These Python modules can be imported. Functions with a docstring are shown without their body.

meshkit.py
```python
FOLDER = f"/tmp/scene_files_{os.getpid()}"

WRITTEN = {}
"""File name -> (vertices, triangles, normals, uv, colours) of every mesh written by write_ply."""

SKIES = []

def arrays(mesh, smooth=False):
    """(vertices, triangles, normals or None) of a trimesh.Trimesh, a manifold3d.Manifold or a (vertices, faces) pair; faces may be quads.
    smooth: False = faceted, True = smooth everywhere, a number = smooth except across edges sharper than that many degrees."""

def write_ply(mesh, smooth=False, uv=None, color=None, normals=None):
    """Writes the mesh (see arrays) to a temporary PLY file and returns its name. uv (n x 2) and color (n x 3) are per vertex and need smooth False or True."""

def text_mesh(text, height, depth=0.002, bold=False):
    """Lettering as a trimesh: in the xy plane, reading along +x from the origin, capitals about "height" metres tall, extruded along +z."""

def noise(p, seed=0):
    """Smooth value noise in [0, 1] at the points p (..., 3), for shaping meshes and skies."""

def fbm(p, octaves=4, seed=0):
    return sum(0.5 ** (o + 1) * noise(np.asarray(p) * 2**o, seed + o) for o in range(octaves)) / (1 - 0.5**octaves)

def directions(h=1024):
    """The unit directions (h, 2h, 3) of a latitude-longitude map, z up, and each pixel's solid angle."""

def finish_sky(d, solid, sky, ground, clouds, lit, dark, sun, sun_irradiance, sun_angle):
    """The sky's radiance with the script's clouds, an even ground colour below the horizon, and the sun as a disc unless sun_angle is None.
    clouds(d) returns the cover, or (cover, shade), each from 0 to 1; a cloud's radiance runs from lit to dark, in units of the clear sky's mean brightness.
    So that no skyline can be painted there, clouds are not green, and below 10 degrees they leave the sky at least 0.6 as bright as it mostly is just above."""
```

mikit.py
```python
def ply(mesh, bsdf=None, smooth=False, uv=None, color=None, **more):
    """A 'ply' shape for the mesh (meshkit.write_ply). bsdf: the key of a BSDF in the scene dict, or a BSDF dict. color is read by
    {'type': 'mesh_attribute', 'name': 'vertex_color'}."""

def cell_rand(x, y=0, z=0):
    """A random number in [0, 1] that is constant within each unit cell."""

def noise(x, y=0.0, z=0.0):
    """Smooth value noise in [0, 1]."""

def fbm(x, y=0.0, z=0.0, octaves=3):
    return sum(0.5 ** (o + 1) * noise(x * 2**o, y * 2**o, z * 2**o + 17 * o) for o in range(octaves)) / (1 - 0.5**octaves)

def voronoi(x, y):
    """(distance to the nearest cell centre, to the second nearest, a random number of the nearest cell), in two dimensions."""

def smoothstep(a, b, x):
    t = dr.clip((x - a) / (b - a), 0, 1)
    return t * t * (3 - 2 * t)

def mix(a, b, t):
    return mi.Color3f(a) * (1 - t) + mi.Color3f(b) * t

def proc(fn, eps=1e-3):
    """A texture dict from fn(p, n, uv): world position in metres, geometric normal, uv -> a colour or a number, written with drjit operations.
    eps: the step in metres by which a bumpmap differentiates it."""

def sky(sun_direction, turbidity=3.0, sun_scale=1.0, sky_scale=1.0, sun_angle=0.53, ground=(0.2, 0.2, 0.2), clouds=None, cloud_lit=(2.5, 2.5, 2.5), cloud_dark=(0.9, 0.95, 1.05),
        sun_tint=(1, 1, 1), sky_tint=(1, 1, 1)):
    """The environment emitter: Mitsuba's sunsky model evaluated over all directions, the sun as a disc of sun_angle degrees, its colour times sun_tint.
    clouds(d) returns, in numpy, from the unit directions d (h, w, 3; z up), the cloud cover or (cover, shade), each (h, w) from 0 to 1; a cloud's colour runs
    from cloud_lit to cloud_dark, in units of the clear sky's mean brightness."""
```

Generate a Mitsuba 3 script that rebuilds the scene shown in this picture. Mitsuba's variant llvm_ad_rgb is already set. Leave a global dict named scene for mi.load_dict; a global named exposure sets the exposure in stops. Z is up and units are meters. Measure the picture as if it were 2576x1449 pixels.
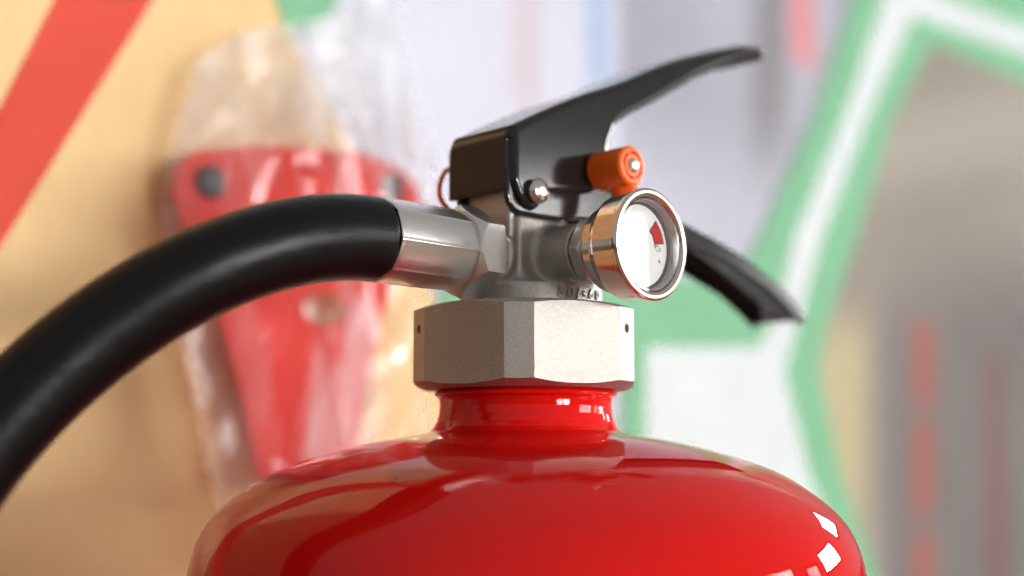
import math, random
import numpy as np, trimesh, manifold3d as m3, shapely, shapely.geometry as sg
import drjit as dr
import mitsuba as mi
import mikit, meshkit
from mikit import proc, fbm, noise, cell_rand, smoothstep, mix, voronoi
from scipy.interpolate import PchipInterpolator, CubicSpline

T = mi.ScalarTransform4f
rng = np.random.default_rng(7)
# ---------------------------------------------------------------- units and frames
# The extinguisher is measured in steps of 0.095 mm: u runs along the lever, v towards the gauge, w up; w = 0 where neck meets shoulder.
S = 9.5e-5
Z0 = 4700.0                       # the floor lies 4700 steps below the shoulder
Q = math.sqrt(0.5)
EU, EV, EW = np.array([Q, Q, 0]), np.array([Q, -Q, 0]), np.array([0, 0, 1.0])


def world(p):
    p = np.asarray(p, float)
    return (p + [0, 0, Z0]) * S


def uvw(p):
    p = np.asarray(p, float)
    return world(p[..., :1] * EU + p[..., 1:2] * EV + p[..., 2:3] * EW)


scene, labels = {}, {}

# ---------------------------------------------------------------- camera, light, exposure
PITCH = math.radians(7.2)
eye = world([-34, -3250, -47])
look = eye + np.array([0, math.cos(PITCH), math.sin(PITCH)])
scene['camera'] = {'type': 'thinlens', 'to_world': T().look_at(origin=eye.tolist(), target=look.tolist(), up=[0, 0, 1]),
                   'fov': math.degrees(2 * math.atan(1288 / 3250)), 'fov_axis': 'x', 'aperture_radius': 49 * S, 'focus_distance': 2990 * S,
                   'near_clip': 0.01, 'far_clip': 60.0}
exposure = 0.52
AMBIENT = 0.24
scene['room_light'] = {'type': 'constant', 'radiance': {'type': 'rgb', 'value': [AMBIENT * 1.0, AMBIENT * 0.97, AMBIENT * 0.95]}}
WINDOW = 17.0
WINDOW_RGB = (1.0, 0.985, 0.96)

# ---------------------------------------------------------------- materials
def rgb(*c): return {'type': 'rgb', 'value': list(c)}


def grain(scale, amount, size):
    def f(p, n, uv):
        return amount * (noise(p.x * size, p.y * size, p.z * size) + 0.6 * noise(p.x * size * 2.3 + 7, p.y * size * 2.3, p.z * size * 2.3))
    return f


def speck(p, n, uv):
    k = 4200.0
    return noise(p.x * k, p.y * k, p.z * k) * 0.00010 + noise(p.x * k * 2.1 + 3, p.y * k * 2.1, p.z * k * 2.1 + 9) * 0.00004


def nut_colour(p, n, uv):
    k = 4000.0
    g = noise(p.x * k, p.y * k, p.z * k)
    h = fbm(p.x * 90, p.y * 90, p.z * 90)
    return mix((0.44, 0.415, 0.375), (0.66, 0.625, 0.575), g) * (0.92 + 0.16 * h) * (1 - 0.55 * smoothstep(0.955, 0.985, noise(p.x * 1500, p.y * 1500, p.z * 1500)))


def cast_colour(p, n, uv):
    k = 4000.0
    g = noise(p.x * k, p.y * k, p.z * k)
    h = fbm(p.x * 120, p.y * 120, p.z * 120)
    return mix((0.42, 0.40, 0.38), (0.62, 0.60, 0.57), g) * (0.9 + 0.2 * h)


def red_paint(p, n, uv):
    dust = smoothstep(0.955, 0.99, noise(p.x * 1700, p.y * 1700, p.z * 1700)) * smoothstep(0.35, 0.7, fbm(p.x * 40, p.y * 40, p.z * 40))
    return mix((0.80, 0.014, 0.010), (0.86, 0.16, 0.13), 0.5 * dust) * (0.97 + 0.05 * fbm(p.x * 25, p.y * 25, p.z * 25))


def peel(p, n, uv):
    return noise(p.x * 260, p.y * 260, p.z * 260) * 0.000006


def hose_bump(p, n, uv):
    k = 2200.0
    return fbm(p.x * k, p.y * k, p.z * k) * 0.00005 + fbm(p.x * 260, p.y * 260, p.z * 260) * 0.00012 + dr.sin((p.x + p.y) * (Q / S) * 0.42) * 0.000010 * smoothstep(-1000, -520, (p.x + p.y) * (Q / S))


def paint_rough(p, n, uv):
    return 0.11 + 0.04 * fbm(p.x * 2500, p.y * 2500, p.z * 2500)


def board_shade(base, amp=0.10, k=38.0):
    def f(p, n, uv):
        return mi.Color3f(base) * (1 - amp * 0.5 + amp * fbm(p.x * k, p.y * k, p.z * k))
    return f


def kraft(p, n, uv):
    a = fbm(p.x * 45, p.y * 45, p.z * 45)
    b = noise(p.x * 900, p.y * 900, p.z * 120)
    return mix((0.86, 0.61, 0.315), (0.89, 0.65, 0.35), a) * (0.98 + 0.04 * b)


def soft(x, a, b, e):
    """1 between a and b with edges e wide."""
    return smoothstep(a - e, a + e, x) * (1 - smoothstep(b - e, b + e, x))


def panel_uw(p):
    return (p.x + p.y) * (Q / S), p.z / S - Z0


def photo_grey(p, n, uv):
    """The photograph printed inside the green figure: grey wall, a pale strip, a dark cabinet with red bars."""
    u, w = panel_uw(p)
    c = mix((0.31, 0.28, 0.25), (0.38, 0.345, 0.31), fbm(u / 900, w / 1100))
    c = mix(c, (0.45, 0.415, 0.375), 0.8 * soft(w - 0.28 * (u - 5200), 1650, 2150, 260))
    c = mix(c, (0.55, 0.49, 0.32), soft(u - 0.10 * w, 3700, 4640, 190) * soft(w, -1500, 720, 260))
    dark = soft(u - 0.06 * w, 4870, 12000, 150) * (1 - smoothstep(550, 1350, w - 0.20 * (u - 5000)))
    c = mix(c, mix((0.205, 0.195, 0.195), (0.265, 0.25, 0.24), fbm(u / 500, w / 700)), dark)
    bar = soft(u - 0.08 * w, 5190, 5530, 110)
    seg = soft(w, 250, 800, 90) + soft(w, -420, 120, 80) + soft(w, -1600, -580, 80)
    c = mix(c, (0.42, 0.145, 0.125), bar * (0.2 + 0.55 * seg) * (1 - smoothstep(700, 900, w)))
    bar2 = soft(u - 0.09 * w, 6230, 6560, 150) + soft(u - 0.05 * w, 7050, 7600, 200)
    return mix(c, (0.25, 0.11, 0.105), 0.6 * bar2 * (1 - smoothstep(450, 800, w)))


def panel_print(p, n, uv):
    u, w = panel_uw(p)
    c = mix((0.66, 0.69, 0.82), (0.74, 0.76, 0.87), fbm(u / 500, w / 700))
    c = mix(c, (0.66, 0.58, 0.64), 0.8 * soft(u, 1670, 1880, 70) * smoothstep(1200, 1700, w))
    c = mix(c, (0.40, 0.52, 0.74), 0.85 * soft(u, 2180, 2380, 60) * smoothstep(1300, 1900, w))
    mist = smoothstep(2380, 2480, u) * smoothstep(700, 1900, w)
    c = mix(c, mix((0.33, 0.33, 0.39), (0.50, 0.50, 0.58), fbm(u / 420, w / 1500)), 0.9 * mist)
    c = mix(c, (0.48, 0.485, 0.56), 0.7 * smoothstep(2400, 3300, u) * (1 - mist))
    c = mix(c, (0.24, 0.235, 0.25), 0.8 * soft(u - 0.12 * (w - 1300), 3480, 3830, 160) * smoothstep(1150, 2000, w))
    return mix(c, (0.68, 0.32, 0.36), soft(u, 3960, 4260, 60) * smoothstep(2120, 2300, w))


def film_haze(p, n, uv):
    u, w = panel_uw(p)
    a = fbm(u / 150 + w / 900, w / 620, 0.0, octaves=4)
    return 0.02 + 0.38 * smoothstep(0.48, 0.68, a) * (0.35 + 0.65 * smoothstep(100, 500, u)) + 0.12 * smoothstep(900, 1200, w)


def concrete(p, n, uv):
    return mix((0.20, 0.14, 0.09), (0.30, 0.22, 0.15), fbm(p.x * 7, p.y * 7, 0, octaves=5))


B = {
    'm_red': {'type': 'bumpmap', 'arbitrary': proc(peel, 2e-4), 'scale': 1.0, 'b': {'type': 'plastic', 'diffuse_reflectance': proc(red_paint), 'int_ior': 1.40, 'nonlinear': True}},
    'm_black': {'type': 'principled', 'base_color': rgb(0.012, 0.011, 0.011), 'roughness': proc(paint_rough), 'specular': 0.46},
    'm_black_gloss': {'type': 'roughplastic', 'diffuse_reflectance': rgb(0.012, 0.011, 0.011), 'alpha': 0.09, 'int_ior': 1.5},
    'm_rubber': {'type': 'bumpmap', 'arbitrary': proc(hose_bump, 1e-4), 'scale': 1.0, 'b': {'type': 'principled', 'base_color': rgb(0.004, 0.004, 0.004), 'roughness': 0.35, 'specular': 0.22}},
    'm_gasket': {'type': 'roughplastic', 'diffuse_reflectance': rgb(0.008, 0.008, 0.008), 'alpha': 0.2},
    'm_nut': {'type': 'bumpmap', 'arbitrary': proc(speck, 6e-5), 'scale': 1.0, 'b': {'type': 'principled', 'base_color': proc(nut_colour), 'metallic': 1.0, 'roughness': 0.53}},
    'm_cast': {'type': 'bumpmap', 'arbitrary': proc(speck, 6e-5), 'scale': 1.2, 'b': {'type': 'principled', 'base_color': proc(cast_colour), 'metallic': 1.0, 'roughness': 0.46}},
    'm_chrome': {'type': 'principled', 'base_color': rgb(0.82, 0.71, 0.645), 'metallic': 1.0, 'roughness': 0.13},
    'm_steel': {'type': 'principled', 'base_color': rgb(0.74, 0.70, 0.62), 'metallic': 1.0, 'roughness': 0.2},
    'm_machined': {'type': 'principled', 'base_color': rgb(0.74, 0.74, 0.75), 'metallic': 1.0, 'roughness': 0.34},
    'm_sleeve': {'type': 'principled', 'base_color': rgb(0.76, 0.75, 0.72), 'metallic': 1.0, 'roughness': 0.31},
    'm_orange': {'type': 'roughplastic', 'diffuse_reflectance': rgb(1.0, 0.155, 0.010), 'alpha': 0.22, 'nonlinear': False},
    'm_dial': {'type': 'diffuse', 'reflectance': rgb(0.80, 0.80, 0.80)},
    'm_dial_red': {'type': 'diffuse', 'reflectance': rgb(0.45, 0.025, 0.02)},
    'm_ink': {'type': 'diffuse', 'reflectance': rgb(0.03, 0.03, 0.04)},
    'm_glass': {'type': 'thindielectric', 'int_ior': 1.52},
    'm_film': {'type': 'blendbsdf', 'weight': proc(film_haze), 'a': {'type': 'thindielectric', 'int_ior': 1.33}, 'b': {'type': 'twosided', 'b': {'type': 'diffuse', 'reflectance': rgb(0.82, 0.82, 0.84)}}},
    'm_bracket': {'type': 'principled', 'base_color': rgb(0.68, 0.026, 0.014), 'roughness': 0.5, 'specular': 0.2},
    'm_bolt': {'type': 'roughplastic', 'diffuse_reflectance': rgb(0.03, 0.025, 0.022), 'alpha': 0.25},
    'm_panel': {'type': 'diffuse', 'reflectance': proc(panel_print)},
    'm_kraft': {'type': 'diffuse', 'reflectance': proc(kraft)},
    'm_print_brown': {'type': 'diffuse', 'reflectance': proc(board_shade((0.44, 0.25, 0.12), 0.2))},
    'm_print_red': {'type': 'diffuse', 'reflectance': proc(board_shade((0.74, 0.105, 0.075)))},
    'm_print_green': {'type': 'diffuse', 'reflectance': proc(board_shade((0.25, 0.55, 0.34)))},
    'm_print_white': {'type': 'diffuse', 'reflectance': proc(board_shade((0.75, 0.81, 0.84)))},
    'm_print_photo': {'type': 'diffuse', 'reflectance': proc(photo_grey)},
    'm_floor': {'type': 'diffuse', 'reflectance': proc(concrete)},
    'm_frame': {'type': 'roughplastic', 'diffuse_reflectance': rgb(0.05, 0.05, 0.055), 'alpha': 0.3},
}
scene.update(B)

# ---------------------------------------------------------------- mesh helpers
def mesh_of(m):
    if hasattr(m, 'to_mesh'):
        k = m.to_mesh()
        return trimesh.Trimesh(k.vert_properties[:, :3], k.tri_verts, process=False)
    return m


def place(m, basis=None, origin=(0, 0, 0)):
    """Local mesh -> world; basis rows are the local axes in world directions (default u, v, w)."""
    m = mesh_of(m)
    b = np.array([EU, EV, EW]) if basis is None else np.array(basis, float)
    o = np.asarray(origin, float)
    v = m.vertices @ b + (o[0] * EU + o[1] * EV + o[2] * EW)
    f = m.faces if np.linalg.det(b) > 0 else m.faces[:, ::-1]
    return trimesh.Trimesh(world(v), f, process=False)


def put(key, mesh, bsdf, smooth=False, label=None, **extra):
    k, i = key, 0
    while k in scene:
        i += 1
        k = f'{key}_{i:03d}'
    scene[k] = mikit.ply(mesh, bsdf, smooth=smooth, **extra)
    if label:
        labels[k] = {'label': label}
    return k


def thing(key, label, cat, group=None, kind=None):
    labels[key] = {'label': label}
    if cat: labels[key]['category'] = cat
    if group: labels[key]['group'] = group
    if kind: labels[key]['kind'] = kind


def fillet(pts, radii, n=5, closed=False):
    """Polyline with its corners rounded."""
    pts = [np.array(p, float) for p in pts]
    out, N = [], len(pts)
    for i, p in enumerate(pts):
        r = radii[i] if hasattr(radii, '__len__') else radii
        if (not closed and i in (0, N - 1)) or r <= 0:
            out.append(p)
            continue
        a, b = pts[i - 1] - p, pts[(i + 1) % N] - p
        la, lb = np.linalg.norm(a), np.linalg.norm(b)
        a, b = a / la, b / lb
        ang = math.acos(np.clip(a @ b, -1, 1))
        if ang > math.pi - 0.02:
            out.append(p)
            continue
        d = min(r / math.tan(ang / 2), la * 0.49, lb * 0.49)
        p0, p1 = p + a * d, p + b * d
        for t in np.linspace(0, 1, n):
            out.append((1 - t) ** 2 * p0 + 2 * t * (1 - t) * p + t * t * p1)
    return np.array(out)


def lathe(profile, n=96, wobble=None):
    """Surface of revolution about local z of (r, z) points."""
    pr = np.asarray(profile, float)
    a = np.arange(n) * 2 * np.pi / n
    r, z = pr[:, 0], pr[:, 1]
    rr = np.broadcast_to(r[:, None], (len(r), n)).copy()
    if wobble is not None:
        rr *= wobble(a)[None, :]
    v = np.stack([rr * np.cos(a), rr * np.sin(a), np.broadcast_to(z[:, None], rr.shape)], -1).reshape(-1, 3)
    i, j = np.meshgrid(np.arange(len(r) - 1), np.arange(n), indexing='ij')
    q = np.stack([i * n + j, i * n + (j + 1) % n, (i + 1) * n + (j + 1) % n, (i + 1) * n + j], -1).reshape(-1, 4)
    f = np.vstack([q[:, [0, 1, 2]], q[:, [0, 2, 3]]])
    m = trimesh.Trimesh(v, f, process=True)
    m.update_faces(m.nondegenerate_faces())
    return m


def orient(m):
    if m.volume < 0:
        m.invert()
    return m


# axes for lathes: along +v (gauge), along -u (hose), up
ALONG_V = [EU, EW, EV] if np.linalg.det([EU, EW, EV]) > 0 else [-EU, EW, EV]
ALONG_HOSE = [EV, EW, -EU] if np.linalg.det([EV, EW, -EU]) > 0 else [-EV, EW, -EU]
UP = [np.array([1.0, 0, 0]), np.array([0, 1.0, 0]), EW]


def tube(path, radius, sides=24, caps=True, squash=None):
    p = np.asarray(path, float)
    r = np.broadcast_to(radius, (len(p),))
    t = np.gradient(p, axis=0)
    t /= np.linalg.norm(t, axis=1, keepdims=True)
    ref = np.array([0.3, 0.9, 0.1]) if abs(t[0][1]) < 0.8 else np.array([1.0, 0.1, 0.2])
    a = ref - (ref @ t[0]) * t[0]
    A = []
    for k in range(len(p)):
        a = a - (a @ t[k]) * t[k]
        a /= np.linalg.norm(a)
        A.append(a)
    A = np.array(A)
    Bv = np.cross(t, A)
    ang = np.arange(sides) * 2 * np.pi / sides
    s = (1, 1) if squash is None else squash
    v = p[:, None] + r[:, None, None] * (s[0] * np.cos(ang)[None, :, None] * A[:, None] + s[1] * np.sin(ang)[None, :, None] * Bv[:, None])
    n = sides
    i, j = np.meshgrid(np.arange(len(p) - 1), np.arange(n), indexing='ij')
    q = np.stack([i * n + j, i * n + (j + 1) % n, (i + 1) * n + (j + 1) % n, (i + 1) * n + j], -1).reshape(-1, 4)
    f = [q[:, [0, 1, 2]], q[:, [0, 2, 3]]]
    v = v.reshape(-1, 3)
    if caps:
        v = np.vstack([v, p[0], p[-1]])
        c0, c1, e = len(v) - 2, len(v) - 1, (len(p) - 1) * n
        k = np.arange(n)
        f += [np.stack([k * 0 + c0, (k + 1) % n, k], 1), np.stack([k * 0 + c1, e + k, e + (k + 1) % n], 1)]
    return orient(trimesh.Trimesh(v, np.vstack(f), process=False))


# signed distance modelling: castings and bent sheet get their rounded edges and fillets from it
def poly2(poly, x, y):
    p = np.asarray(poly, float)
    e = np.roll(p, -1, 0) - p
    d = np.full(np.broadcast(x, y).shape, 1e18)
    inside = np.zeros(d.shape, bool)
    for (px, py), (ex, ey) in zip(p, e):
        wx, wy = x - px, y - py
        t = np.clip((wx * ex + wy * ey) / (ex * ex + ey * ey), 0, 1)
        d = np.minimum(d, (wx - ex * t) ** 2 + (wy - ey * t) ** 2)
        c = (py <= y) != (py + ey <= y)
        with np.errstate(divide='ignore', invalid='ignore'):
            xi = px + (y - py) * (ex / ey if ey else 0.0)
        inside ^= c & (x < xi)
    return np.where(inside, -1, 1) * np.sqrt(d)


def extr(d2, dv, r):
    a, b = d2 + r, dv + r
    return np.minimum(np.maximum(a, b), 0) + np.hypot(np.maximum(a, 0), np.maximum(b, 0)) - r


def smin(a, b, k):
    h = np.clip(0.5 + 0.5 * (b - a) / k, 0, 1)
    return b * (1 - h) + a * h - k * h * (1 - h)


def smax(a, b, k): return -smin(-a, -b, k)


def box3(u, v, w, lo, hi, r):
    c, h = (np.array(lo) + hi) / 2, (np.array(hi) - lo) / 2.0
    q = [np.abs(x - c[k]) - h[k] + r for k, x in enumerate((u, v, w))]
    return np.minimum(np.maximum(q[0], np.maximum(q[1], q[2])), 0) + np.sqrt(sum(np.maximum(x, 0) ** 2 for x in q)) - r


def nets(f, lo, hi, h, newton=3):
    ax = [np.arange(a, b + h, h) for a, b in zip(lo, hi)]
    g = f(ax[0][:, None, None], ax[1][None, :, None], ax[2][None, None, :])
    g = np.broadcast_to(g, [len(a) for a in ax])
    s = g < 0
    n = [len(a) - 1 for a in ax]
    corner = [(i, j, k) for i in (0, 1) for j in (0, 1) for k in (0, 1)]
    sl = lambda o: tuple(slice(o[d], o[d] + n[d]) for d in range(3))
    cnt = sum(s[sl(o)].astype(int) for o in corner)
    act = (cnt > 0) & (cnt < 8)
    idx = np.argwhere(act)
    num = -np.ones(n, int)
    num[act] = np.arange(len(idx))
    vals = np.stack([g[sl(o)][act] for o in corner], 1)
    acc, c = np.zeros((len(idx), 3)), np.zeros(len(idx))
    for a in range(8):
        for b in range(a + 1, 8):
            if sum(x != y for x, y in zip(corner[a], corner[b])) == 1:
                m = (vals[:, a] < 0) != (vals[:, b] < 0)
                t = np.where(m, vals[:, a] / np.where(m, vals[:, a] - vals[:, b], 1), 0)
                pa, pb = np.array(corner[a], float), np.array(corner[b], float)
                acc += np.where(m[:, None], pa + t[:, None] * (pb - pa), 0)
                c += m
    p = np.array(lo) + (idx + acc / c[:, None]) * h
    faces = []
    for d in range(3):
        e, k = (d + 1) % 3, (d + 2) % 3
        a = np.take(s, range(n[d]), d)
        b = np.take(s, range(1, n[d] + 1), d)
        for x in np.argwhere(a != b)[:, None, :]:
            pass
        X = np.argwhere(a != b)
        X = X[(X[:, e] > 0) & (X[:, k] > 0) & (X[:, e] < n[e]) & (X[:, k] < n[k])]
        quad = []
        for oe, ok in ((-1, -1), (0, -1), (0, 0), (-1, 0)):
            Y = X.copy(); Y[:, e] += oe; Y[:, k] += ok
            quad.append(num[Y[:, 0], Y[:, 1], Y[:, 2]])
        quad = np.stack(quad, 1)
        flip = ~a[tuple(X.T)]
        quad[flip] = quad[flip][:, ::-1]
        faces.append(quad)
    q = np.vstack(faces)
    q = q[(q >= 0).all(1)]
    ev = lambda P: np.asarray(f(P[:, 0], P[:, 1], P[:, 2]))
    for _ in range(newton):
        d0, gr = ev(p), []
        for k in range(3):
            o = np.zeros(3); o[k] = h * 0.05
            gr.append((ev(p + o) - ev(p - o)) / (h * 0.1))
        gr = np.stack(gr, 1)
        p = p - np.clip(d0, -h, h)[:, None] * gr / np.maximum((gr ** 2).sum(1), 0.25)[:, None]
    return trimesh.Trimesh(p, np.vstack([q[:, [0, 1, 2]], q[:, [0, 2, 3]]]), process=False)


def hexagon(apothem, rot=0.0):
    R = apothem / math.cos(math.pi / 6)
    return [(R * math.cos(rot + k * math.pi / 3), R * math.sin(rot + k * math.pi / 3)) for k in range(6)]


def prism(poly, h0, h1):
    return m3.CrossSection([np.asarray(poly, float)]).extrude(h1 - h0).translate((0, 0, h0))


def solid(m):
    m = mesh_of(m)
    return m3.Manifold(m3.Mesh(np.asarray(m.vertices, np.float32), np.asarray(m.faces, np.uint32)))


def sheet(poly, v0, v1, r=0.0):
    """A flat plate given by its (u, w) outline, between two distances from the axis along v."""
    pg = poly if hasattr(poly, 'geom_type') else sg.Polygon(poly)
    if r:
        pg = pg.buffer(-r).buffer(2 * r).buffer(-r)
    m = trimesh.creation.extrude_polygon(pg, v1 - v0, engine='earcut')
    v = np.stack([m.vertices[:, 0], m.vertices[:, 2] + v0, m.vertices[:, 1]], 1)
    m = trimesh.Trimesh(v, m.faces[:, ::-1], process=False)
    return place(m)


# ================================================================ setting: floor, windows, printed panel
floor = trimesh.Trimesh([[-30, -30, 0], [30, -30, 0], [30, 30, 0], [-30, 30, 0]], [[0, 1, 2], [0, 2, 3]], process=False)
put('floor', floor, 'm_floor')
thing('floor', 'warm brown concrete floor under the extinguisher', None, kind='structure')


def window(x, y0, y1, z0, z1, face, strength, label, bars=(1, 1), group=None):
    """An upright window: dark frame bars and lit panes. (x, y0..y1): its foot line from point a to point b."""
    key, i = 'window', 0
    while any(k.startswith(key + '__') for k in scene):
        i += 1
        key = f'window_{i:03d}'
    a, b = np.array([x[0], y0, 0.0]), np.array([x[1], y1, 0.0])
    d = b - a
    L = np.linalg.norm(d); d /= L
    nrm = np.array([-d[1], d[0], 0.0])
    if nrm @ np.array([*face, 0.0]) < 0: nrm = -nrm

    def bar(s0, s1, t0, t1):
        c = a + d * (s0 + s1) / 2 + np.array([0, 0, (t0 + t1) / 2])
        m = trimesh.creation.box((s1 - s0, 0.05, t1 - t0))
        M = np.eye(4); M[:3, 0], M[:3, 1], M[:3, 2], M[:3, 3] = d, np.cross([0, 0, 1], d), [0, 0, 1], c
        m.apply_transform(M)
        return m
    t = 0.03
    parts = [bar(0, L, z0, z0 + t), bar(0, L, z1 - t, z1), bar(0, t, z0 + t, z1 - t), bar(L - t, L, z0 + t, z1 - t)]
    nx, nz = bars
    for k in range(1, nx + 1):
        s = L * k / (nx + 1); parts.append(bar(s - t / 3, s + t / 3, z0 + t, z1 - t))
    for k in range(1, nz + 1):
        h = z0 + (z1 - z0) * k / (nz + 1)
        parts.append(bar(t, L - t, h - t / 3, h + t / 3))
    put(f'{key}__frame', trimesh.util.concatenate(parts), 'm_frame')
    q = [a + d * t + [0, 0, z0 + t], a + d * (L - t) + [0, 0, z0 + t], a + d * (L - t) + [0, 0, z1 - t], a + d * t + [0, 0, z1 - t]]
    f = np.array([[0, 1, 2], [0, 2, 3]])
    if np.cross(q[1] - q[0], q[2] - q[0]) @ nrm < 0: f = f[:, ::-1]
    put(f'{key}__pane', trimesh.Trimesh(q, f, process=False), 'm_frame', emitter={'type': 'area', 'radiance': rgb(*[strength * c for c in WINDOW_RGB])})
    thing(key, label, 'window', group)


GZ = (430 + Z0) * S
for y0, y1, h0, h1, glow, bars in ((-2.05, -1.56, -0.16, 0.24, 3.8, (3, 2)), (-1.53, -1.04, -0.16, 0.24, 3.6, (3, 2)), (-0.50, 0.15, -0.05, 0.42, 0.5, (0, 0)), (0.33, 0.60, -0.02, 0.34, 0.22, (0, 0))):
    window((1.75, 1.75), y0, y1, GZ + h0, GZ + h1, (-1, 0), WINDOW * glow, 'wide low bright window in the row right of the camera', bars, 'bright windows in a row')
window((2.2, 1.85), 0.92, 1.40, GZ + 0.2, GZ + 0.60, (-1, -0.6), WINDOW * 1.6, 'small bright window high beyond the right end of the panel', (1, 0))
window((1.6, 1.25), 1.6, 1.85, GZ + 0.4, GZ + 0.75, (-1, -1), WINDOW * 1.6, 'small bright window highest beyond the right end of the panel', (1, 0))

WALL = -1730.0
PU0, PU1, PW0, PW1 = -3000, 8200, -Z0, 4300
put('printed_panel__board', sheet([(PU0, PW0), (PU1, PW0), (PU1, PW1), (PU0, PW1)], WALL - 200, WALL), 'm_panel')
thing('printed_panel', 'large upright printed panel behind the extinguisher with tan, white and green shapes', 'panel')


def printed(name, poly, layer, mat, r=0.0, label=None):
    put('printed_panel__' + name, sheet(poly, WALL + (layer - 1) * 4 + 0.5, WALL + layer * 4, r), mat, label=label)


printed('tan_field', [(PU0 + 5, PW0 + 5), (1420, PW0 + 5), (1400, 0), (1330, 300), (1190, 640), (453, 1557), (399, 1662), (100, 2300), (-800, PW1 - 5), (PU0 + 5, PW1 - 5)], 1, 'm_kraft')
printed('brown_field', [(PU0 + 8, PW0 + 8), (-880, PW0 + 8), (-880, PW1 - 8), (PU0 + 8, PW1 - 8)], 1.6, 'm_print_brown', label='darker brown left end of the panel')
printed('red_stripe', [(-633, 1050), (-472, 1441), (560, PW1 - 10), (960, PW1 - 10), (-113, 1532), (-611, 596), (-1500, -1050), (-2900, -3600), (-2900, -2900)], 2, 'm_print_red', label='broad red stripe slanting up the tan part of the panel')
printed('green_wedge', [(399, 1662), (453, 1549), (610, 1590), (1000, 2300), (1500, 3600), (500, 3600), (100, 2300)], 3, 'm_print_green')
# the green outlined figure with white bands and, inside it, a printed photograph
printed('green_outline', [(4672, 2748), (4171, 1892), (3588, 1113), (3412, 897), (2989, 836), (1250, 690), (1250, 336), (2415, 435), (2408, 19), (2514, -634), (2500, PW0 + 10), (5600, PW0 + 10),
                          (4721, -781), (4356, -195), (4155, 406), (4279, 724), (4623, 1234), (5117, 2067), (5702, 2701), (7192, 2729), (8150, 2750), (8150, 3500), (5300, 3750)], 4, 'm_print_green')
printed('white_figure', [(5046, 2843), (4507, 1954), (3925, 1152), (3724, 684), (3545, 508), (2595, 455), (2571, 20), (2558, -637), (2600, PW0 + 20), (5200, PW0 + 20), (4408, -760), (4019, -190), (3788, 390), (4219, 1187),
                         (4792, 2007), (5438, 2832), (7218, 2953), (8140, 3020), (8140, 3290), (7244, 3180), (5671, 3052), (5300, 3300)], 5, 'm_print_white', 20)
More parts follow.
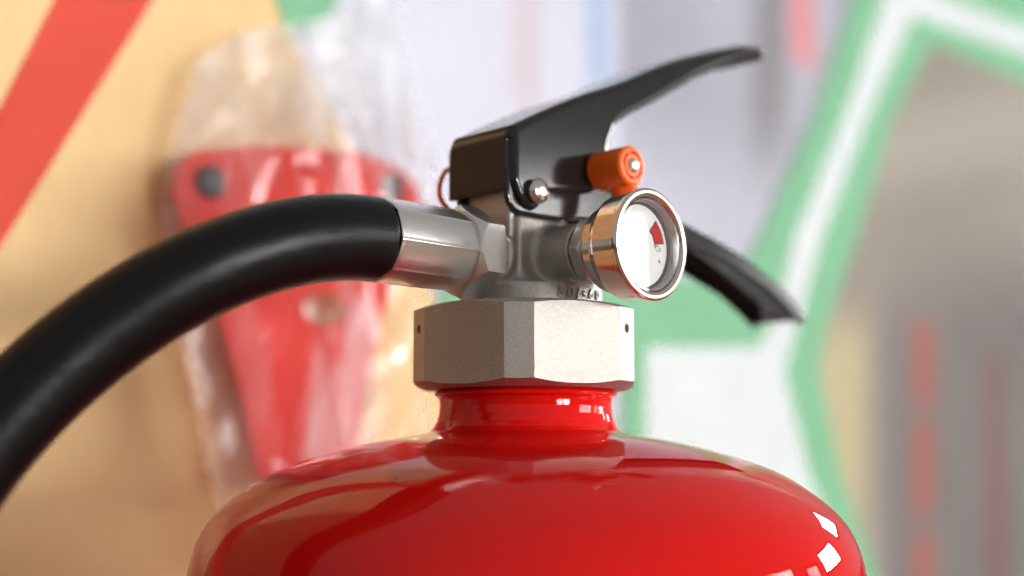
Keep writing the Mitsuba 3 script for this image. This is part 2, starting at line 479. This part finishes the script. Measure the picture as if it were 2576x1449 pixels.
photo = [(4721, -781), (4356, -195), (4155, 406), (4279, 724), (4623, 1234), (5117, 2067), (5702, 2701), (7192, 2729), (8140, 2750), (8140, PW0 + 20), (5700, PW0 + 20)]
printed('photo_field', photo, 3, 'm_print_photo')
# ================================================================ the wall bracket in its clear bag
BR = WALL + 160
out = [(263, -156), (182, 137), (86, 407), (-80, 740), (-106, 825), (-87, 910), (-35, 968), (188, 1025), (428, 1061), (687, 1082), (864, 1054), (954, 1001), (987, 920), (958, 833), (800, 478), (723, 171), (666, -156)]
outer = sg.Polygon(fillet(out, 40, 4, closed=True))
holes = [sg.Point(26, 870).buffer(60), sg.Point(835, 972).buffer(60), sg.Polygon([(523 + 96 * math.cos(a), 469 + 60 * math.sin(a)) for a in np.linspace(0, 2 * np.pi, 32, endpoint=False)])]
plate = outer
for h in holes[2:]: plate = plate.difference(h)
put('wall_bracket__plate', sheet(plate, BR, BR + 26), 'm_bracket')
for h in holes[:2]:
    c = h.centroid
    put('wall_bracket__bolt_head', place(orient(lathe(fillet([(0, 0), (58, 0), (58, 12), (40, 22), (0, 24)], [0, 0, 6, 8, 0]), 40)), ALONG_V, (c.x, BR + 27, c.y)), 'm_bolt', 40)
for h in holes[:2]:
    c = h.centroid
    put('wall_bracket__spacer', place(orient(lathe([(14, 0), (30, 0), (30, BR - WALL - 1), (14, BR - WALL - 1)], 32)), ALONG_V, (c.x, WALL + 0.5, c.y)), 'm_bolt', 40)
thing('wall_bracket', 'red painted steel wall bracket inside a clear plastic bag on the panel', 'bracket')

bag_poly = sg.Polygon([(734, 1755), (579, 1621), (141, 1446), (-24, 1313), (-93, 1078), (-131, 909), (-141, 715), (-35, 267), (51, -67), (147, -405), (1050, -405), (1035, 317), (1074, 863), (1008, 1115), (925, 1502), (853, 1774)])


def bag_sheet(bulge, seed, lo):
    h = 14.0
    U_, W_ = np.meshgrid(np.arange(-180, 1200, h), np.arange(-440, 1880, h), indexing='ij')
    ins = shapely.contains_xy(bag_poly, U_.ravel(), W_.ravel()).reshape(U_.shape)
    dist = np.array(shapely.distance(shapely.points(U_.ravel(), W_.ravel()), bag_poly.exterior)).reshape(U_.shape)
    e = np.clip(dist / 170, 0, 1)
    P = np.stack([U_ / 230 + 0.25 * np.sin(W_ / 210), W_ / 700, U_ * 0], -1)
    n1 = meshkit.fbm(P, 2, seed)
    n2 = 1 - np.abs(2 * meshkit.noise(np.stack([U_ / 190 + W_ / 700, W_ / 620 - U_ / 900, U_ * 0 + 3], -1), seed + 5) - 1)
    n3 = 1 - np.abs(2 * meshkit.noise(np.stack([U_ / 150 - W_ / 420, W_ / 420, U_ * 0 + 9], -1), seed + 8) - 1)
    lean = np.interp(W_, [-420, 300, 900, 1050, 1840], [0.25, 0.75, 1.0, 1.0, 0.0])
    y = lo + bulge * (0.25 * e ** 0.7 + 0.75 * np.minimum(e * 1.6, 1) * lean) + np.sign(bulge) * e * (30 * n1 + 34 * n2 ** 7 + 30 * n3 ** 8)
    v = np.stack([U_, y, W_], -1).reshape(-1, 3)
    num = np.arange(U_.size).reshape(U_.shape)
    ok = ins[:-1, :-1] & ins[1:, :-1] & ins[1:, 1:] & ins[:-1, 1:]
    q = np.stack([num[:-1, :-1], num[1:, :-1], num[1:, 1:], num[:-1, 1:]], -1)[ok]
    m = trimesh.Trimesh(v, np.vstack([q[:, [0, 1, 2]], q[:, [0, 2, 3]]]), process=False)
    m.remove_unreferenced_vertices()
    return place(m)


put('plastic_bag__front_sheet', bag_sheet(150, 3, WALL + 190), 'm_film', True)
put('plastic_bag__back_sheet', bag_sheet(-14, 11, WALL + 150), 'm_film', True)
thing('plastic_bag', 'crumpled clear plastic bag holding the red bracket against the panel', 'bag')

# ================================================================ the fire extinguisher
X = 'fire_extinguisher'
thing(X, 'glossy red fire extinguisher with black squeeze lever, hose and pressure gauge', 'fire extinguisher')

# cylinder with shoulder and neck
ctrl = np.array([(0, -4690), (700, -4690), (790, -4640), (824, -4540), (824, -520), (822, -420), (813, -332), (801, -278), (786, -240), (767, -210), (735, -177), (698, -148), (660, -121), (619, -98),
                 (558, -73), (478, -49), (400, -29), (320, -13), (262, -4), (243, -0.5)])
arc = ctrl[4:]
t = np.r_[0, np.cumsum(np.linalg.norm(np.diff(arc, axis=0), axis=1))]
sm = CubicSpline(t, arc, bc_type='natural')(np.linspace(0, t[-1], 160)) if False else np.stack([PchipInterpolator(t, arc[:, k])(np.linspace(0, t[-1], 160)) for k in (0, 1)], 1)
from scipy.ndimage import gaussian_filter1d
sm2 = gaussian_filter1d(sm, 4, axis=0, mode='nearest'); sm2[0], sm2[-1] = sm[0], sm[-1]
neck = fillet([(243, -0.5), (238, 3), (230, 12), (222, 26), (217, 44), (215.5, 62), (216, 76), (219, 83), (227, 88), (229, 93), (226, 98), (221, 101), (221, 106), (150, 106)], 3, 4)
prof = np.vstack([ctrl[:4], sm2, neck[1:]])
put(X + '__cylinder', place(orient(lathe(prof, 200)), UP), 'm_red', 30)
put(X + '__gasket', place(orient(lathe(fillet([(150, 103.5), (223, 103.5), (226, 107), (223, 114), (150, 114)], [0, 2, 3, 2, 0], 4), 128)), UP), 'm_gasket', 40)

# collar nut: hexagon with its corners cut to narrow faces, chamfered top and bottom, a small hole in each narrow face
ph0 = math.radians(-90 - 3.5)
RN, HT = 290.0, 35.0
pts = []
for k in range(6):
    a = ph0 + k * math.pi / 3
    n_, t_ = np.array([math.cos(a), math.sin(a)]), np.array([-math.sin(a), math.cos(a)])
    pts += [n_ * RN - t_ * HT, n_ * RN + t_ * HT]
pts = fillet(pts, 3.0, 3, closed=True)
cone = solid(orient(lathe([(0, 104), (252, 104), (256, 105), (300, 124), (300, 292), (258, 308), (254, 309), (0, 309)], 240)))
nut = prism(pts, 100, 312) ^ cone
bore = m3.Manifold.cylinder(240, 224, 224, 128).translate((0, 0, 80))
nut = nut - (m3.Manifold.cylinder(9.5, 226, 226, 128).translate((0, 0, 100)))
for k in (1, 3, 5):
    a = ph0 + k * math.pi / 3
    nut = nut - m3.Manifold.cylinder(40, 11, 11, 24).rotate((0, 90, 0)).translate((265, 0, 246)).rotate((0, 0, math.degrees(a)))
put(X + '__collar_nut', place(nut, UP), 'm_nut', 28)

# valve body
def valve(u, v, w):
    low = box3(u, v, w, (-120, -95, 290), (118, 95, 527), 12)
    upp = box3(u, v, w, (-133, -76, 470), (70, 76, 640), 7)
    base = extr(np.hypot(u - 2, v - 25) - 174, np.abs(w - 320) - 38, 8)
    gb = extr(np.hypot(u - 8, w - 433) - 75, np.abs(v - 110) - 95, 5)
    hb = extr(np.hypot(v, w - 432) - 74, np.abs(u + 90) - 62, 6)
    d = smin(low, upp, 8)
    d = smin(d, base, 50)
    d = smin(d, gb, 24)
    return smin(d, hb, 12)


put(X + '__valve_body', place(nets(valve, (-190, -170, 285), (190, 215, 650), 4.0)), 'm_cast', True)

# raised temperature marks on the foot of the valve body
R_B = 174.0
ang = math.radians(-45)
ang_txt = [(12, '-', 17), (21, '3', 24), (30, '0', 24), (37.5, '/', 24), (44, '+', 20), (52, '6', 24), (62, '0', 24)]
cen = 2 * EU + 25 * EV
for deg, ch, hh in ang_txt:
    a = math.radians(-90 + deg)
    n_, t_ = np.array([math.cos(a), math.sin(a), 0]), np.array([-math.sin(a), math.cos(a), 0])
    g = meshkit.text_mesh(ch, hh * 0.95, 8.0, bold=True)
    g.vertices[:, 0] -= g.bounds[:, 0].mean()
    g.vertices[:, 1] -= hh / 2
    v_ = cen + n_ * (R_B - 2.5) + g.vertices[:, :1] * t_ * 1.05 + g.vertices[:, 1:2] * EW + g.vertices[:, 2:3] * n_ + EW * (333 + 0.02 * deg)
    put(X + '__valve_body__raised_mark', trimesh.Trimesh(world(v_), g.faces, process=False), 'm_cast')

# hose port: machined washer, hexagon nut, crimped sleeve, hose
HW = 432.5
put(X + '__port_washer', place(orient(lathe(fillet([(30, 118), (66, 118), (66, 176), (30, 176)], [0, 4, 4, 0]), 64)), ALONG_HOSE, (0, 0, HW)), 'm_machined', 40)
hexm = prism(hexagon(100, math.radians(0)), 0, 76)
hexm = prism(hexagon(100, math.pi / 6), 0, 76) ^ solid(orient(lathe([(0, 0), (112, 0), (117, 4), (120, 6), (120, 50), (96, 78), (0, 78)], 128)))
put(X + '__hose_nut', place(hexm, ALONG_HOSE, (-170, 0, HW)), 'm_machined', 25)


def crimp(a):
    k = 8
    x = np.abs(((a * k / (2 * np.pi) + 0.15) % 1) - 0.5) * 2          # 0 mid-facet .. 1 at an edge
    return 1 - 0.032 * (1 - x ** 2) + 0.016 * np.exp(-((x - 1) / 0.07) ** 2)


pr = [(50, 229), (66, 229), (83, 232), (93, 242), (97, 262), (98, 330), (98, 480), (96, 487), (92, 487), (91, 470), (60, 470)]
put(X + '__hose_sleeve', place(orient(lathe(fillet(pr, [0, 3, 4, 6, 10, 5, 3, 2, 2, 2, 0], 4), 192, crimp)), ALONG_HOSE, (0, 0, HW)), 'm_sleeve', 40)
ctl = np.array([(-400, 0, 432), (-480, 0, 431.5), (-540, -4, 430), (-700, -25, 402), (-894, -80, 320), (-1033, -140, 220), (-1184, -200, 70), (-1330, -255, -150), (-1420, -290, -420), (-1450, -300, -800),
                (-1430, -290, -1400), (-1300, -260, -2400), (-1100, -220, -3300)])
tt = np.r_[0, np.cumsum(np.linalg.norm(np.diff(ctl, axis=0), axis=1))]
path = CubicSpline(tt, ctl)(np.r_[np.linspace(0, 160, 50), np.linspace(170, tt[-1], 200)])
put(X + '__hose', place(tube(path, 86 + 11.5 * np.clip((-483 - path[:, 0]) / 12, 0, 1) ** 0.5, 48)), 'm_rubber', 60)

# pressure gauge
GO = (8, 0, 431)
stem = prism(hexagon(74, 0.0), 214, 247) ^ solid(orient(lathe([(0, 214), (76, 214), (86, 220), (86, 240), (74, 247), (0, 247)], 96)))
put(X + '__gauge_stem', place(stem, ALONG_V, GO), 'm_machined', 25)
put(X + '__gauge_washer', place(orient(lathe([(20, 200), (56, 200), (56, 216), (20, 216)], 64)), ALONG_V, GO), 'm_gasket', 40)
case = fillet([(40, 246), (70, 246), (94, 272), (103, 276), (103, 300), (110, 304), (124, 322), (126, 330), (126, 386), (133, 390), (133, 401), (128, 406), (119, 406), (114, 402), (112, 399), (110, 372), (103, 366), (40, 366)],
              [0, 3, 6, 3, 3, 3, 5, 3, 2, 3, 4, 4, 4, 2, 1, 2, 2, 0], 5)
put(X + '__gauge_case', place(orient(lathe(case, 160)), ALONG_V, GO), 'm_chrome', 32)
put(X + '__gauge_case__inner_ring', place(orient(lathe(fillet([(103, 367), (103, 378), (105, 382), (106.5, 378), (107.5, 386), (108.3, 397), (110.3, 397), (109.2, 372), (104, 367)], 1.2, 4), 128)), ALONG_V, GO), 'm_cast', 40)
put(X + '__gauge_dial', place(orient(lathe([(0, 366.4), (99, 366.4), (99, 369), (0, 369)], 96)), ALONG_V, GO), 'm_dial')


def on_dial(m, mat, z=369.4, key='__gauge_dial__mark', label=None):
    put(X + key, place(m, ALONG_V, (GO[0], z, GO[2])), mat, label=label)


def sector(r0, r1, a0, a1, h=1.2):
    a = np.radians(np.linspace(a0, a1, 16))
    sx = np.sign(ALONG_V[0] @ EU)
    p = [(sx * r1 * math.cos(x), r1 * math.sin(x)) for x in a] + [(sx * r0 * math.cos(x), r0 * math.sin(x)) for x in a[::-1]]
    m = trimesh.creation.extrude_polygon(sg.Polygon(p), h, engine='earcut')
    return m


on_dial(sector(50.5, 87.5, 9, 50, 0.6), 'm_ink', 369.3, '__gauge_dial__red_zone_border')
on_dial(sector(52, 86, 10.5, 49, 1.2), 'm_dial_red', 369.4, '__gauge_dial__red_zone')


def dial_text(s, height, r, deg, rot):
    g = meshkit.text_mesh(s, height, 1.0)
    x = g.vertices[:, 0] - g.bounds[:, 0].mean()
    y = g.vertices[:, 1] - height / 2
    c, s_ = math.cos(math.radians(rot)), math.sin(math.radians(rot))
    uu, ww = x * c - y * s_ + r * math.cos(math.radians(deg)), x * s_ + y * c + r * math.sin(math.radians(deg))
    v_ = world((uu + GO[0])[:, None] * EU + (ww + GO[2])[:, None] * EW + (g.vertices[:, 2:3] + 369.4) * EV)
    put(X + '__gauge_dial__number', trimesh.Trimesh(v_, g.faces, process=False), 'm_ink')


dial_text('27', 15, 62, 1, -55)
dial_text('A', 9, 75, -24, -20)
put(X + '__gauge_dial__dark_rim', place(orient(lathe(fillet([(97.5, 368.5), (97.5, 373), (102, 374.5), (103, 368.5)], 1, 3), 128)), ALONG_V, GO), 'm_bolt', 40)
gl = [(112.5 * k / 12, 398 + 3.2 * (1 - (k / 12) ** 2)) for k in range(13)]
put(X + '__gauge_glass', place(lathe(gl, 96), ALONG_V, GO), 'm_glass', True)

# squeeze lever: bent sheet channel with a front tab
topc = np.array([(-160, 736), (20, 829), (130, 880), (252, 930), (419, 1011), (520, 1057), (636, 1102), (760, 1146), (873, 1179), (940, 1188), (985, 1180)])
lowc = [(985, 1162), (956, 1150), (913, 1136), (790, 1092), (597, 1010), (404, 905), (300, 852), (258, 826), (236, 806), (222, 780), (206, 745), (203, 690), (196, 648), (186, 632), (170, 626), (111, 616), (-14, 591), (-30, 586), (-42, 570),
        (-56, 550), (-76, 538), (-96, 541), (-114, 552), (-128, 567), (-148, 605), (-150, 640)]
topd = PchipInterpolator(topc[:, 0], topc[:, 1])
xs = np.linspace(-160, 985, 60)
front_arc = fillet([(-160, 690), (-160, 736), (topc[0][0] + 38.8, topd(-121.2))], 30, 7)[1:-1]
lev_out = np.vstack([[(-160, 600)], front_arc, np.stack([xs, topd(xs)], 1)[2:], lowc, [(-151, 640), (-152, 600)]])


def ramp(x, a, b): 
    t = np.clip((x - a) / (b - a), 0, 1)
    return t * t * (3 - 2 * t)


def lever(u, v, w):
    r = 20 + 20 * ramp(u, 300, 850)
    hw, vn, v = 117, v, v + 7
    a = poly2(lev_out, u, w)
    a = smax(a, -(u + 149) + 0 * w, 3)                      # plates start behind the tab
    full = poly2(np.vstack([[(-160, 500)], front_arc, np.stack([xs, topd(xs)], 1)[2:], [(985, 500)]]), u, w)
    shell_out = extr(a, np.abs(v) - hw, r)
    plan = extr(np.maximum(u - 985, -(u + 400)), np.abs(v) - hw, 75)   # rounded end in plan
    shell_out = smax(shell_out, plan, 6)
    cav = np.maximum(np.abs(v) - 101, full + 16)
    s = smax(shell_out, -cav, 3)
    # the front tab and the strip that joins it to the top
    tab = extr(poly2([(-160, 582), (-160, 706), (-152, 728), (-132, 744), (-130, 730), (-146, 700), (-146, 582)], u, w), np.abs(vn + 15) - 103, 6)
    lip = extr(poly2([(-160, 700), (-157, 716), (-148, 730), (-130, 746), (-90, 768), (-90, 750), (-140, 720), (-143, 700)], u, w), np.abs(v) - 108, 8)
    lip = smax(lip, 712 - w + 0 * u, 3)
    s = smin(s, smin(tab, lip, 5), 4)
    slot = box3(u, vn, w, (-260, 89, 400), (-150, 97, 706), 3)
    return smax(s, -slot, 2)


lm = nets(lever, (-175, -140, 525), (1005, 124, 1200), 5.0)
put(X + '__lever', place(lm), 'm_black', True)

# lever pivot: rivet with a domed head on each side
for s in (1, -1):
    rv = orient(lathe(fillet([(0, 0), (27, 0), (27, 9), (32, 11), (31, 17), (25, 24), (14, 28.5), (0, 30)], [0, 0, 2, 2, 5, 12, 20, 0], 6), 64))
    if s > 0:
        put(X + '__rivet', place(rv, ALONG_V, (-77, 109, 585)), 'm_steel', 40)
    else:
        rv.apply_transform(trimesh.transformations.rotation_matrix(math.pi, [1, 0, 0]))
        put(X + '__rivet', place(rv, ALONG_V, (-77, -123, 585)), 'm_steel', 40)

# carrying handle: a shallow channel that curves down
ch_top = np.array([(-158, 640), (100, 646), (250, 640), (400, 618), (546, 588), (719, 552), (903, 499), (1060, 436), (1150, 389), (1170, 372)])
ch_low = np.array([(1172, 356), (1120, 341), (1040, 386), (948, 430), (762, 484), (561, 522), (350, 545), (200, 548), (113, 542), (46, 532), (-51, 529), (-110, 528), (-132, 533), (-150, 548), (-158, 570)])
ct = PchipInterpolator(ch_top[:, 0], ch_top[:, 1])
xc = np.linspace(-158, 1168, 50)
ch_out = np.vstack([np.stack([xc, ct(xc)], 1), ch_low])
ch_full = np.vstack([[(-300, 100), (-300, 640)], np.stack([xc, ct(xc)], 1), [(1300, 330), (1300, 100)]])


def carry(u, v, w):
    a = extr(poly2(ch_out, u, w), np.abs(v) - 93, 11)
    cav = np.maximum(np.abs(v) - 79, poly2(ch_full, u, w) + 14)
    plan = extr(np.maximum(u - 1172, -(u + 400)), np.abs(v) - 93, 30)
    return smax(smax(a, plan, 4), -cav, 3)


put(X + '__carrying_handle', place(nets(carry, (-170, -105, 335), (1190, 105, 665), 5.0)), 'm_black', True)

# safety pin: orange grip with a grooved end, steel pin, thin orange strap
PO = (154, 0, 669)
grip = fillet([(0, 113), (44, 113), (50, 119), (51, 180), (51, 222), (46, 229), (37, 230), (36, 229), (36, 214), (30, 214), (30, 229), (29, 230), (20, 230), (19, 229), (19, 219), (0, 219)],
              [0, 4, 6, 5, 6, 6, 1, 1, 1, 1, 1, 1, 1, 1, 1, 0], 4)
put(X + '__safety_pin', place(orient(lathe(grip, 96)), ALONG_V, PO), 'm_orange', 35)
for k in range(4):
    b = trimesh.creation.box((7, 8, 15)); b.apply_translation((33, 0, 221)); b.apply_transform(trimesh.transformations.rotation_matrix(math.radians(20 + 90 * k), [0, 0, 1]))
    put(X + '__safety_pin__bridge', place(b, ALONG_V, PO), 'm_orange')
put(X + '__safety_pin__shaft', place(orient(lathe(fillet([(0, -150), (15, -150), (18, 224), (18, 232), (12, 239), (0, 241)], [0, 3, 0, 4, 5, 0], 5), 40)), ALONG_V, PO), 'm_machined', 40)


def spline(p, n):
    p = np.array(p, float)
    t_ = np.r_[0, np.cumsum(np.linalg.norm(np.diff(p, axis=0), axis=1))]
    return CubicSpline(t_, p)(np.linspace(0, t_[-1], n))


put(X + '__safety_pin__strap', place(tube(spline([(168, 185, 632), (170, 188, 600), (156, 184, 555), (118, 154, 515), (110, 120, 490), (112, 60, 478), (120, -60, 480), (110, -130, 520), (60, -150, 560)], 60),
                                          np.interp(np.arange(60), [0, 6, 16, 59], [30, 26, 15, 12]), 18, squash=(1.3, 0.7))), 'm_orange', 50)
put(X + '__safety_pin__loop', place(tube(spline([(150, -140, 660), (60, -160, 690), (-70, -165, 686), (-126, -162, 672), (-148, -160, 637), (-151, -160, 608), (-138, -156, 580), (-100, -150, 560), (-20, -140, 548)], 50), 6.5, 12)), 'm_orange', 50)
